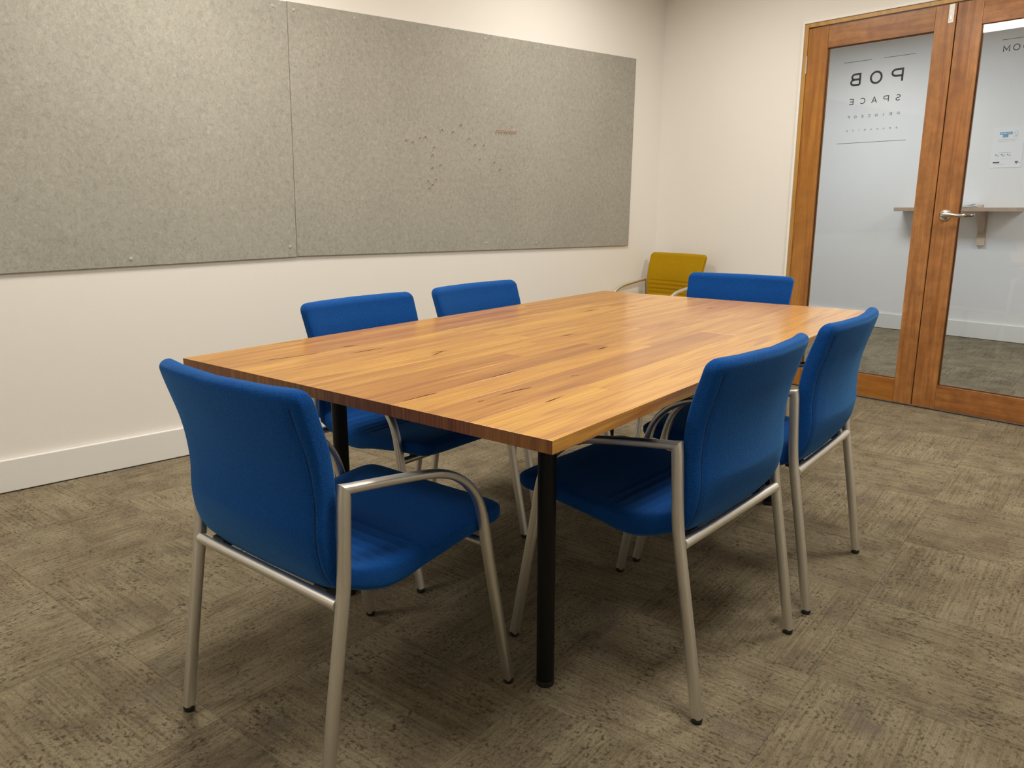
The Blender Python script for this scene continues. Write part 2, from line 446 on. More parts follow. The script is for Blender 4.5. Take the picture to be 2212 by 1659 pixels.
def ribbon(path, hw, th=0.0006):
    vs, fs = [], []
    n = len(path)
    closed = math.dist(path[0], path[-1]) < 1e-6
    offs = []
    for i in range(n):
        a = path[i-1] if i > 0 else (path[-2] if closed else None)
        b = path[i+1] if i < n-1 else (path[1] if closed else None)
        p = path[i]
        ds = []
        if a is not None: d = (p[0]-a[0], p[1]-a[1]); l = math.hypot(*d) or 1; ds.append((d[0]/l, d[1]/l))
        if b is not None: d = (b[0]-p[0], b[1]-p[1]); l = math.hypot(*d) or 1; ds.append((d[0]/l, d[1]/l))
        if len(ds) == 2:
            t = (ds[0][0]+ds[1][0], ds[0][1]+ds[1][1]); l = math.hypot(*t) or 1; t = (t[0]/l, t[1]/l)
            k = 1/max(0.45, t[0]*ds[0][0]+t[1]*ds[0][1])
        else: t, k = ds[0], 1
        nn = (-t[1]*hw*k, t[0]*hw*k)
        offs.append(((p[0]+nn[0], p[1]+nn[1]), (p[0]-nn[0], p[1]-nn[1])))
    for A, B in offs:
        for q in (A, B):
            vs.append((0, q[0], q[1])); vs.append((-th, q[0], q[1]))
    for i in range(n-1):
        a, b = 4*i, 4*(i+1)
        fs += [(a, b, b+2, a+2), (a+1, a+3, b+3, b+1), (a, a+1, b+1, b), (a+2, b+2, b+3, a+3)]
    if not closed: fs += [(0, 2, 3, 1), (4*(n-1), 4*(n-1)+1, 4*(n-1)+3, 4*(n-1)+2)]
    return vs, fs
def letters(name, items, h, hw, parent, nfront, dy):
    """items: (char, s of the edge where the letter begins, z of base)"""
    for ch, s, z in items:
        vs, fs = [], []
        for st in GL[ch][1]:
            v, f = ribbon([(s+x*h, z+y*h) for x, y in st], hw)
            k = len(vs); vs += [(nfront+a, b_, c) for a, b_, c in v]; fs += [tuple(i+k for i in t) for t in f]
        o = link(name, mesh(name, vs, fs), M_VINYL, parent)
        o.location = (0, dy, 0)
def rule(items, parent, nfront, dy, name='rule_line'):
    for a, b, z in items:
        o = link(name, boxes_mesh(name, [(nfront-0.0006, nfront, a, b, z-0.0011, z+0.0011)]), M_VINYL, parent)
        o.location = (0, dy, 0)

# ------------------------------------------------------------------ doors
DF, DT = ENDN+0.004, 0.040
def door(name, label, s0, s1, sl, sr, honey=False):
    """s0<s1; sl: width of the stile at s1 (image left), sr: width of the stile at s0"""
    d = empty(name); d.matrix_world = ROOM; tag(d, label, kind='structure')
    z0, zb, zt, z1 = 0.010, 0.146, 2.033, 2.154
    for a, b in ((s1-sl, s1), (s0, s0+sr)):
        cs = (a+b)/2
        me = boxes_mesh('stile', [(-DT/2, DT/2, a-cs, b-cs, z0, z1)], bevel=0.0015)
        link('stile', me, M_HONZ if (honey and a > 2.3) else M_DOORZ, d, (DF+DT/2, cs, 0))
    a, b = s0+sr+0.0006, s1-sl-0.0006; cs = (a+b)/2
    for q0, q1 in ((z0+0.001, zb), (zt, z1-0.001)):
        me = boxes_mesh('rail', [(-DT/2+0.0006, DT/2-0.0006, a-cs, b-cs, q0, q1)], bevel=0.0012)
        link('rail', me, M_HONY if (honey and q0 < 1) else M_DOORY, d, (DF+DT/2, cs, 0))
    g = link('glass_pane', boxes_mesh('glass_pane', [(-0.003, 0.003, a-cs-0.004, b-cs+0.004, zb-0.004, zt+0.004)]), M_GLASS, d, (DF+0.017, cs, 0))
    for q in ((a, a+0.006, zb+0.0065, zt-0.0065), (b-0.006, b, zb+0.0065, zt-0.0065), (a, b, zb, zb+0.006), (a, b, zt-0.006, zt)):
        link('glazing_bead', boxes_mesh('glazing_bead', [(0.004, 0.012, q[0]-cs, q[1]-cs, q[2], q[3])]), M_DOORZ, d, (DF+0.0165, cs, 0))
    return d, g, cs
D1, G1, cs1 = door('door_1', 'left leaf of the timber and glass double door, lettered glass', 1.7160, 2.5265, 0.122, 0.102, True)
D2, G2, cs2 = door('door_2', 'right leaf of the timber and glass double door, with lever handle', 0.885, 1.7105, 0.122, 0.122)
NG = -0.0032
P_ = 0.068
letters('letter', [('P', 1.957, 1.804), ('O', 2.073, 1.804), ('B', 2.194, 1.804)], P_, 0.0054, G1, NG, -cs1)
def row(txt, s_first, s_last, z, h, hw, g, cs, label):
    n = len(txt); items = []
    for i, ch in enumerate(txt):
        c = s_first+(s_last-s_first)*i/(n-1)
        items.append((ch, c-GL[ch][0]*h/2, z))
    letters('letter', items, h, hw, g, NG, -cs)
row('SPACE', 1.974, 2.238, 1.702, 0.033, 0.0021, G1, cs1, 'mirrored black letters SPACE')
row('PRINCEOF', 1.965, 2.247, 1.626, 0.0155, 0.0010, G1, cs1, 'small mirrored black letters PRINCEOF')
row('BRUNSWICK', 1.966, 2.249, 1.554, 0.0085, 0.0007, G1, cs1, 'tiny mirrored row of black letters')
rule([(2.140, 2.303, 1.937), (1.905, 2.073, 1.937), (1.908, 2.304, 1.489)], G1, NG, -cs1)
row('MOOR', 1.464, 1.330, 1.886, 0.031, 0.0021, G2, cs2, 'mirrored black letters ROOM') 
rule([(1.325, 1.488, 1.944)], G2, NG, -cs2)
for q in ((2.525, 1.903, 2.002), (2.525, 0.25, 0.35)):
    me = boxes_mesh('hinge', [(-0.004, 0.004, -0.004, 0.006, q[1], q[2])], bevel=0.001)
    o = link('hinge', me, M_SILVER, D1, (DF-0.004, q[0]+0.001, 0))
me = boxes_mesh('flush_bolt', [(-0.002, 0.0, -0.013, 0.013, 2.062, 2.153)], bevel=0.0008)
fb = link('flush_bolt', me, M_WHITEPL, D1, (DF-0.0002, 1.739, 0)); fb['label'] = 'bright white flush bolt plate at the top'
link('bolt_slide', boxes_mesh('bolt_slide', [(-0.005, -0.0015, -0.005, 0.005, 2.075, 2.10)], bevel=0.001), M_SILVER, fb)
mgap = boxes_mesh('astragal_shadow', [(0.01, 0.03, 1.7107, 1.7158, 0.012, 2.153)])
link('gap_shadow_strip', mgap, M_DARK, D2, (DF, 0, 0))  # dark-coloured strip standing in for the shadow between the two leaves

# lever handle on both faces
def tube_sweep(path, rad, seg=12, caps=True, flat=1.0):
    vs, fs = [], []
    n = len(path)
    for i, p in enumerate(path):
        p = Vector(p)
        t = (Vector(path[min(i+1, n-1)])-Vector(path[max(i-1, 0)])).normalized()
        up = Vector((0, 0, 1)) if abs(t.z) < 0.9 else Vector((1, 0, 0))
        a = t.cross(up).normalized(); b = a.cross(t).normalized()
        r = rad[i] if isinstance(rad, (list, tuple)) else rad
        for k in range(seg):
            th = 2*math.pi*k/seg
            vs.append(p+a*r*math.cos(th)*flat+b*r*math.sin(th))
    for i in range(n-1):
        for k in range(seg):
            fs.append((i*seg+k, i*seg+(k+1) % seg, (i+1)*seg+(k+1) % seg, (i+1)*seg+k))
    if caps:
        fs.append(tuple(range(seg-1, -1, -1))); fs.append(tuple(range((n-1)*seg, n*seg)))
    return vs, fs
def lathe_n(prof, seg=28):     # revolve about the n axis: prof = [(n, r)]
    vs, fs = [], []
    for (n, r) in prof:
        for k in range(seg):
            th = 2*math.pi*k/seg; vs.append((n, r*math.cos(th), r*math.sin(th)))
    for i in range(len(prof)-1):
        for k in range(seg): fs.append((i*seg+k, i*seg+(k+1) % seg, (i+1)*seg+(k+1) % seg, (i+1)*seg+k))
    fs.append(tuple(range(seg))); fs.append(tuple(range((len(prof)-1)*seg, len(prof)*seg)))
    return vs, fs
for side, nf in ((-1, DF), (1, DF+DT)):
    hz, hs = 1.083, 1.652
    v, f = lathe_n([(0, 0.031), (side*0.004, 0.031), (side*0.009, 0.027), (side*0.010, 0.016), (side*0.012, 0.0125), (side*0.034, 0.0115), (side*0.046, 0.0125), (side*0.050, 0.008)])
    h = link('door_handle', mesh('door_handle', v, f, auto=0.6), M_SILVER, D2, (nf, hs, hz))
    h['label'] = 'satin nickel lever handle'
    v, f = tube_sweep([(side*0.042, 0.012, 0.0), (side*0.044, 0.0, 0.001), (side*0.046, -0.02, 0.004), (side*0.048, -0.045, 0.003), (side*0.047, -0.075, -0.002), (side*0.044, -0.100, -0.001), (side*0.040, -0.118, 0.001)],
                      [0.0095, 0.0135, 0.0130, 0.0100, 0.0110, 0.0095, 0.006], 14, True, 0.6)
    link('lever', mesh('lever', v, f, smooth=True), M_SILVER, h)

# ------------------------------------------------------------------ corridor shelf, papers, notice
sh = empty('wall_shelf', RW(CN, 2.55, 1.10), ANG)
tag(sh, 'narrow brown timber shelf on a wooden bracket on the corridor wall', 'shelf')
link('shelf_board', boxes_mesh('shelf_board', [(-0.20, -0.001, -0.47, 0.49, -0.016, 0.016)], bevel=0.002), M_SHELFW, sh)
br = link('bracket', boxes_mesh('bracket', [(-0.022, -0.001, -0.215, -0.155, -0.235, -0.0165)], bevel=0.002), M_SHELFW, sh)
vs = [(-0.17, -0.205, -0.0165), (-0.17, -0.165, -0.0165), (-0.022, -0.205, -0.0165), (-0.022, -0.165, -0.0165), (-0.022, -0.205, -0.20), (-0.022, -0.165, -0.20)]
link('brace', mesh('brace', vs, [(0, 1, 3, 2), (0, 4, 5, 1), (2, 3, 5, 4), (0, 2, 4), (1, 5, 3)]), M_SHELFW, br)
link('bracket_foot', boxes_mesh('bracket_foot', [(-0.024, -0.001, -0.216, -0.154, -0.30, -0.236)], bevel=0.002), M_SHELFE, br)['label'] = 'lighter unstained wooden end'
blk = link('wood_block', boxes_mesh('wood_block', [(-0.02, 0.02, -0.018, 0.018, 0, 0.022)], bevel=0.002), M_SHELFE, None, RW(CN-0.10, 2.37, 1.1165), (0, 0, ANG))
tag(blk, 'small pale wooden block lying on the corridor shelf', 'block')
pp = empty('paper_pile', RW(CN-0.11, 2.52, 1.1162), ANG+0.06)
tag(pp, 'loose white papers and a notepad stacked on the corridor shelf', 'papers')
for k in range(7):
    dx, dy, r = random.uniform(-.008, .008), random.uniform(-.02, .02), random.uniform(-.10, .10)
    z = 0.001+0.0030*k
    vs = []; n = 8
    for i in range(n+1):
        for j in (0, 1):
            y = -0.10+0.20*i/n
            curl = 0.010*max(0, (k-3)/3)*((i/n-0.5)*2)**2
            vs += [(-0.072+0.144*j, y, z+curl), (-0.072+0.144*j, y, z+curl+0.0022)]
    fs = []
    for i in range(n):
        a = 4*i; b_ = a+4
        fs += [(a, a+2, b_+2, b_), (a+1, b_+1, b_+3, a+3), (a, b_, b_+1, a+1), (a+2, a+3, b_+3, b_+2)]
    fs += [(0, 1, 3, 2), (4*n, 4*n+2, 4*n+3, 4*n+1)]
    link('sheet', mesh('sheet', vs, fs), M_PAPER if k != 0 else M_CARD, pp, (dx, dy, 0), (0, 0, r))
v, f = tube_sweep([(0, 0, 0.0), (0.0, 0.003, 0.02), (0.0, 0.001, 0.034)], 0.0016, 8)
pc = link('paper_clip', mesh('paper_clip', v, f, smooth=True), M_PDARK, None, RW(CN-0.11, 2.555, 1.1405), (0, 0, ANG))
tag(pc, 'thin dark clip standing up on the papers on the corridor shelf', 'clip')

no = link('wall_notice', boxes_mesh('wall_notice', [(-0.0016, 0, -0.115, 0.115, 0, 0.325)]), M_PAPER, None, RW(CN-0.0004, 2.262, 1.438), (0, 0, ANG))
tag(no, 'white paper notice with blue header on the corridor wall above the shelf', 'notice')
def pr(name, rects, mat, label=None):
    for a, b, c, d in rects:
        o = link(name, boxes_mesh(name, [(-0.0021, -0.0015, a, b, c, d)]), mat, no)
        if label: o['label'] = label
# s decreases to the right of the picture, so the left edge of the sheet is +0.115
pr('blue_header', [(-0.025, 0.068, 0.262, 0.283), (0.004, 0.044, 0.240, 0.262)], M_PBLUE, 'blue two-step header block')
pr('header_text', [(0.046, 0.062, 0.269, 0.276), (0.020, 0.042, 0.269, 0.276), (-0.018, 0.014, 0.269, 0.276), (0.010, 0.038, 0.247, 0.254)], M_PAPER)
ring = []
for k in range(10):
    th = 2*math.pi*k/10
    a, b = -0.052+0.012*math.cos(th), 0.272+0.012*math.sin(th)
    ring.append((a-0.0035, a+0.0035, b-0.002, b+0.002))
ring += [(-0.072, -0.032, 0.243, 0.247), (-0.060, -0.044, 0.250, 0.257)]
pr('crest', ring, M_PLIGHT)
pr('text_line', [(-0.062, 0.082, 0.222, 0.2255), (-0.05, 0.074, 0.208, 0.2115), (-0.034, 0.058, 0.118, 0.122), (-0.05, 0.07, 0.068, 0.070), (0.0, 0.085, 0.027, 0.030)], M_PLIGHT)
pr('pictogram', [(a-0.014, a+0.002, 0.088, 0.106) for a in (0.070, 0.026, -0.018)], M_PLIGHT)
pr('bullet', [(a+0.005, a+0.013, 0.100, 0.107) for a in (0.070, 0.026, -0.018)], M_PDARK)
pr('footer_mark', [(0.045, 0.094, 0.036, 0.048), (-0.092, -0.068, 0.040, 0.048), (-0.084, -0.076, 0.028, 0.038), (-0.108, -0.07, 0.0365, 0.0385)], M_PDARK)

# ------------------------------------------------------------------ felt boards
def quad_slab(name, pts, th, mat):     # pts in (x along wall, z), centred by caller; slab grows towards the room (-y)
    n = len(pts); e = 0.002
    cx = sum(p[0] for p in pts)/n; cz = sum(p[1] for p in pts)/n
    inn = [(p[0]+(e if p[0] < cx else -e), p[1]+(e if p[1] < cz else -e)) for p in pts]
    vs = [(x, 0, z) for x, z in pts]+[(x, -th+e, z) for x, z in pts]+[(x, -th, z) for x, z in inn]
    fs = [tuple(range(n)), tuple(range(2*n, 3*n))]
    for r in (0, 1):
        fs += [(r*n+i, r*n+(i+1) % n, (r+1)*n+(i+1) % n, (r+1)*n+i) for i in range(n)]
    return mesh(name, vs, fs)
def wall_pt(n, z, off=0.0): return RW(n, LEFTS-off, z)
TH = 0.012
def board(label, corners):
    cx = sum(p[0] for p in corners)/4; cz = sum(p[1] for p in corners)/4
    o = link('felt_pinboard', quad_slab('felt_pinboard', [(p[0]-cx, p[1]-cz) for p in corners], TH, None), M_FELT, None, wall_pt(cx, cz, 0.0005), (0, 0, ANG))
    tag(o, label, 'pinboard', 'grey felt pinboards on the left wall')
    return o, cx, cz
b1, bx1, bz1 = board('light grey felt pinboard panel at the left, cut off by the picture edge', [(-0.74, 0.866), (1.7665, 0.8905), (1.7935, 2.052), (-0.74, 2.06)])
b2, bx2, bz2 = board('light grey felt pinboard panel at the right, with brown pins stuck in it', [(1.7685, 0.893), (4.272, 0.861), (4.293, 2.090), (1.7955, 2.054)])
cap_v, cap_f = [], []
for (yy, r) in ((0, 0.0085), (-0.0015, 0.008), (-0.0028, 0.005)):
    for k in range(14): cap_v.append((r*math.cos(2*math.pi*k/14), yy, r*math.sin(2*math.pi*k/14)))
for i in range(2):
    for k in range(14): cap_f.append((i*14+k, i*14+(k+1) % 14, (i+1)*14+(k+1) % 14, (i+1)*14+k))
cap_f += [tuple(range(14)), tuple(range(28, 42))]
ME_CAP = mesh('screw_cap', cap_v, cap_f, auto=0.7)
M_CAP = m_plain('clear_cap', (0.42, 0.41, 0.38), 0.15, 0, 50, 0.05)
for sx, z in [(1.825, 2.022), (2.145, 2.032), (2.980, 2.044), (3.390, 2.045), (2.977, 0.919), (3.380, 0.907)]:
    link('screw_cap', ME_CAP, M_CAP, b2, (sx-bx2, -TH, z-bz2))
for sx, z in [(1.723, 2.024), (1.003, 0.915), (1.733, 0.941)]:
    link('screw_cap', ME_CAP, M_CAP, b1, (sx-bx1, -TH, z-bz1))

# pins: each one a thing
def lathe_y(prof, seg=12):
    vs, fs = [], []
    for (y, r) in prof:
        for k in range(seg):
            th = 2*math.pi*k/seg; vs.append((r*math.cos(th), -y, r*math.sin(th)))
    for i in range(len(prof)-1):
        for k in range(seg): fs.append((i*seg+k, i*seg+(k+1) % seg, (i+1)*seg+(k+1) % seg, (i+1)*seg+k))
    fs += [tuple(range(seg)), tuple(range((len(prof)-1)*seg, len(prof)*seg))]
    return vs, fs
v, f = lathe_y([(0.004, 0.0030), (0.006, 0.0045), (0.009, 0.0028), (0.015, 0.0030), (0.018, 0.0052), (0.020, 0.0050), (0.0208, 0.003)])
ME_PH = mesh('pin_head', v, f, auto=0.8)
v, f = lathe_y([(-0.004, 0.0006), (0.004, 0.0006)], 6)
ME_PN = mesh('needle', v, f)
def pin(n, z, mat, label, group, sc=1.0, tilt=0.0):
    e = empty('push_pin', wall_pt(n, z, TH+0.0005), ANG); e.rotation_euler = (tilt, 0, ANG)
    e.scale = (sc, sc, sc)
    tag(e, label, 'pin', group)
    h_ = ME_PH if mat is M_PINWOOD else ME_PH2
    link('pin_head', h_, mat, e); link('needle', ME_PN, M_SILVER, e)
    return e
ME_PH2 = ME_PH.copy()
for i in range(16):
    pin(3.053+0.0104*i, 1.558+(0.0042 if i % 2 else -0.0042), M_PINCOP, 'copper coloured push pin in the tight zigzag row on the right pinboard', 'row of copper push pins', 0.55)
for n, z in [(2.796, 1.573), (2.663, 1.542), (2.738, 1.533), (2.516, 1.489), (2.551, 1.496), (2.426, 1.474), (2.469, 1.468), (2.851, 1.504), (2.895, 1.473), (2.96, 1.474), (2.607, 1.445), (2.597, 1.406), (2.929, 1.393), (3.038, 1.38), (3.082, 1.342), (2.648, 1.355), (2.592, 1.337), (2.561, 1.267), (2.615, 1.277), (2.592, 1.248), (2.57, 1.228)]:
    pin(n, z, M_PINWOOD, 'small brown wooden push pin scattered on the right pinboard', 'scattered brown push pins', 0.62, random.uniform(-.3, .3))

# ------------------------------------------------------------------ ceiling panels (outside the frame, they light the room)
for i, (n, s, p) in enumerate(LAMPS):
    e = empty('ceiling_light', RW(n, s, CEIL-0.001), ANG)
    where = ['over the middle of the left side', 'over the near right corner', 'over the far left corner', 'near the double door', 'behind the viewer on the left', 'behind the viewer on the right'][i]
    tag(e, 'square white ceiling light panel '+where, 'light', 'ceiling light panels')
    link('light_frame', boxes_mesh('light_frame', [(-0.30, 0.30, -0.30, -0.285, -0.02, 0), (-0.30, 0.30, 0.285, 0.30, -0.02, 0), (-0.30, -0.285, -0.285, 0.285, -0.02, 0), (0.285, 0.30, -0.285, 0.285, -0.02, 0)], bevel=0.001), M_WHITEPL, e)
    link('light_diffuser', boxes_mesh('light_diffuser', [(-0.285, 0.285, -0.285, 0.285, -0.015, -0.002)]), M_DIFF, e)

# ------------------------------------------------------------------ table
TX0, TX1, TY0, TY1, TZ, TT = 1.0462, 3.1694, 0.7393, 1.9480, 0.740, 0.0255
CXT, CYT = (TX0+TX1)/2, (TY0+TY1)/2
tb = empty('meeting_table', (CXT, CYT, 0))
tag(tb, 'long meeting table with honey coloured laminated timber top and black round legs', 'table')
top = link('table_top', boxes_mesh('table_top', [(TX0+0.012-CXT, TX1-0.012-CXT, TY0+0.012-CYT, TY1-0.012-CYT, TZ-TT-0.003, TZ-TT-0.0002)]), M_BLACK, tb)
rows, y = [], TY0
R = random.Random(11)
ws = [R.uniform(0.062, 0.118) for _ in range(13)]
k = (TY1-TY0)/sum(ws); ws = [x*k for x in ws]
for ri, wd in enumerate(ws):
    x = TX0
    cuts = []
    xx = TX0+R.uniform(0.35, 1.3)
    while xx < TX1-0.3:
        cuts.append(xx); xx += R.uniform(0.6, 1.5)
    xs = [TX0]+cuts+[TX1]
    for a, b in zip(xs[:-1], xs[1:]):
        g = 0.00012
        L, W2 = (b-a)/2-g, wd/2-g
        me = boxes_mesh('plank', [(-L, L, -W2, W2, -TT/2, TT/2)], bevel=0.0004)
        me.materials.append(M_TOP); me.materials.append(M_END)
        for p_ in me.polygons:
            if abs(p_.normal.x) > 0.9: p_.material_index = 1
        pl = link('plank', me, M_TOP, top, ((a+b)/2-CXT, y+wd/2-CYT, TZ-TT/2))
    y += wd
VE = [(1.157,1.747,1.319,1.72),(1.36,1.646,1.495,1.641),(1.318,1.938,1.42,1.926),(1.365,1.15,1.464,1.145),(1.08,1.146,1.182,1.14),(1.247,1.025,1.351,1.01),(1.173,1.018,1.192,1.019),(1.253,0.908,1.333,0.909),(2.46,1.619,2.579,1.606),(2.716,1.561,2.764,1.531),(1.829,1.145,1.893,1.146),(2.848,1.282,2.897,1.276),(1.512,1.482,1.56,1.466),(1.958,1.359,2.027,1.344),(1.412,1.748,1.471,1.73),(1.48,1.45,1.555,1.47),(1.498,1.006,1.519,0.999)]
for (xa, ya, xb, yb) in VE:
    L = math.hypot(xb-xa, yb-ya); wv = 0.0024+0.018*L*0.1+R.uniform(0, 0.0010)
    n = 9; vs = []
    for i in range(n+1):
        t = i/n; hw = wv*(math.sin(math.pi*t)**0.7)*(0.7+0.3*math.sin(5*t+L*90))+0.00003
        off = 0.0012*math.sin(4*t+L*50)
        vs += [(-L/2+L*t, off-hw, 0), (-L/2+L*t, off+hw, 0)]
    fs = [(2*i, 2*i+2, 2*i+3, 2*i+1) for i in range(n)]
    m_ = len(vs); vs2 = vs+[(a, b, -0.0004) for a, b, c in vs]
    fs2 = fs+[tuple(q+m_ for q in t) for t in fs]+[(2*i, m_+2*i, m_+2*i+2, 2*i+2) for i in range(n)]+[(2*i+1, 2*i+3, m_+2*i+3, m_+2*i+1) for i in range(n)]
    link('gum_vein', mesh('gum_vein', vs2, fs2), M_VEIN, top, ((xa+xb)/2-CXT, (ya+yb)/2-CYT, TZ+0.00012), (0, 0, math.atan2(yb-ya, xb-xa)))
LX0, LX1, LY0, LY1 = 1.3656, 2.850, 0.9787, 1.7086
def lathe_z(prof, seg=32):
    vs, fs = [], []
    for (z, r) in prof:
        for k in range(seg):
            th = 2*math.pi*k/seg; vs.append((r*math.cos(th), r*math.sin(th), z))
    for i in range(len(prof)-1):
        for k in range(seg): fs.append((i*seg+k, i*seg+(k+1) % seg, (i+1)*seg+(k+1) % seg, (i+1)*seg+k))
    fs += [tuple(range(seg)), tuple(range((len(prof)-1)*seg, len(prof)*seg))]
    return vs, fs
v, f = lathe_z([(0.014, 0.0215), (0.7110, 0.0215)])
ME_TL = mesh('leg', v, f, auto=0.6)
v, f = lathe_z([(0.0, 0.0210), (0.002, 0.0221), (0.014, 0.0221), (0.0145, 0.0210)])
ME_TF = mesh('foot_cap', v, f, auto=0.6)
for lx in (LX0, LX1):
    for ly in (LY0, LY1):
        l = link('leg', ME_TL, M_BLACK, tb, (lx-CXT, ly-CYT, 0))
        link('foot_cap', ME_TF, M_RUBBER, l)
for q in ((LX0, LX1, LY0-0.012, LY0+0.012), (LX0, LX1, LY1-0.012, LY1+0.012), (LX0-0.012, LX0+0.012, LY0, LY1), (LX1-0.012, LX1+0.012, LY0, LY1)):
    link('frame_rail', boxes_mesh('frame_rail', [(q[0]-CXT, q[1]-CXT, q[2]-CYT, q[3]-CYT, 0.683, 0.7115)], bevel=0.001), M_BLACK, tb)

# ------------------------------------------------------------------ chairs
def lerp_tab(tab, t):
    for i in range(len(tab)-1):
        if tab[i][0] <= t <= tab[i+1][0] or i == len(tab)-2:
            a, b = tab[i], tab[i+1]
            u = (t-a[0])/(b[0]-a[0]); u = max(0, min(1, u))
            # Catmull-Rom through the neighbours
            p0 = tab[i-1] if i > 0 else a; p3 = tab[i+2] if i+2 < len(tab) else b
            out = []
            for j in range(1, len(a)):
                m1 = (b[j]-p0[j])/max(1e-9, b[0]-p0[0])*(b[0]-a[0]); m2 = (p3[j]-a[j])/max(1e-9, p3[0]-a[0])*(b[0]-a[0])
                h = (2*u**3-3*u**2+1)*a[j]+(u**3-2*u**2+u)*m1+(-2*u**3+3*u**2)*b[j]+(u**3-u**2)*m2
                out.append(h)
            return out
def sgnpow(c, e): return math.copysign(abs(c)**e, c)
NL = 60
def back_mesh():
    # (z, rear y, front y)
    T = [(0.420, 0.079, 0.125), (0.445, 0.062, 0.112), (0.47, 0.050, 0.100), (0.50, 0.043, 0.091), (0.54, 0.040, 0.087), (0.59, 0.0425, 0.090), (0.63, 0.042, 0.0905), (0.67, 0.038, 0.087), (0.71, 0.030, 0.079), (0.75, 0.0185, 0.067), (0.79, 0.007, 0.0525), (0.829, -0.003, 0.040)]
    TOP = 0.829
    zs = [0.420+i*(0.800-0.420)/66 for i in range(67)]+[0.800+0.029*math.sin(math.pi/2*i/9) for i in range(1, 10)]
    vs, fs, seam = [], [], []
    for z in zs:
        r, f = lerp_tab(T, z)
        yc, h = (r+f)/2, (f-r)/2
        w = 0.2285+0.012*max(0, (z-0.60)/0.22)
        d = TOP-z
        RR = 0.029
        if d < RR:
            q = math.sqrt(max(0.0, 1-((RR-d)/RR)**2))
            w = w-RR*0.9+RR*0.9*q
            R3 = 0.020
            q3 = math.sqrt(max(0.0, 1-((R3-d)/R3)**2)) if d < R3 else 1.0
            h = max(0.0012, h*(0.05+0.95*q3))
        if z < 0.45: w -= 0.03*((0.45-z)/0.03)**2
        curv = 0.030*min(1, max(0.25, (z-0.43)/0.12))
        cr = []
        for k in range(NL):
            th = 2*math.pi*k/NL
            x = w*sgnpow(math.cos(th), 0.20)
            yy = h*sgnpow(math.sin(th), 0.34)
            off = -curv*(1-(x/w)**2)
            y = yc+yy+off
            if math.sin(th) > 0.2:
                groove = 0
                if 0.47 < z < 0.645:
                    ph = ((z-0.47)/0.0292) % 1.0
                    groove = 0.0055*math.exp(-((ph-0.5)/0.14)**2)*(1-min(1, max(0, (abs(x)-0.19)/0.03)))
                y -= groove
            elif math.sin(th) < -0.2 and d > RR:
                # rear seam where the back panel meets the side gusset
                y += 0.0028*math.exp(-((abs(x)-0.214)/0.004)**2)
            cr.append((x, y, z))
        vs += cr
    n = len(zs)
    for i in range(n-1):
        for k in range(NL): fs.append((i*NL+k, i*NL+(k+1) % NL, (i+1)*NL+(k+1) % NL, (i+1)*NL+k))
    fs += [tuple(range(NL)), tuple(range((n-1)*NL, n*NL))]
    return mesh('backrest', vs, fs, smooth=True)
def back_rear_y(x, z):
    T = [(0.420, 0.079, 0.125), (0.445, 0.062, 0.112), (0.47, 0.050, 0.100), (0.50, 0.043, 0.091), (0.54, 0.040, 0.087), (0.59, 0.0425, 0.090), (0.63, 0.042, 0.0905), (0.67, 0.038, 0.087), (0.71, 0.030, 0.079), (0.75, 0.0185, 0.067), (0.79, 0.007, 0.0525), (0.829, -0.003, 0.040)]
    r, f = lerp_tab(T, z); w = 0.2285+0.012*max(0, (z-0.60)/0.22)
    yc, h = (r+f)/2, (f-r)/2
    c = min(1, (abs(x)/w))**(1/0.20); sn = math.sqrt(max(0, 1-c*c))
    curv = 0.030*min(1, max(0.25, (z-0.43)/0.12))
    return yc-h*sn**0.34-curv*(1-(x/w)**2)
def seam_mesh(ss):
    vs, fs = [], []
    for s in (ss,):
        path = []
        for i in range(30):
            z = 0.440+i*(0.812-0.440)/29
            x = s*0.214
            path.append((x, back_rear_y(0.214, z if z < 0.80 else 0.80)-(-0.0024 if z < 0.8 else -0.006), z))
        v, f = tube_sweep(path, 0.0011, 6)
        k = len(vs); vs += v; fs += [tuple(q+k for q in t) for t in f]
    return mesh('seam', vs, fs, smooth=True)
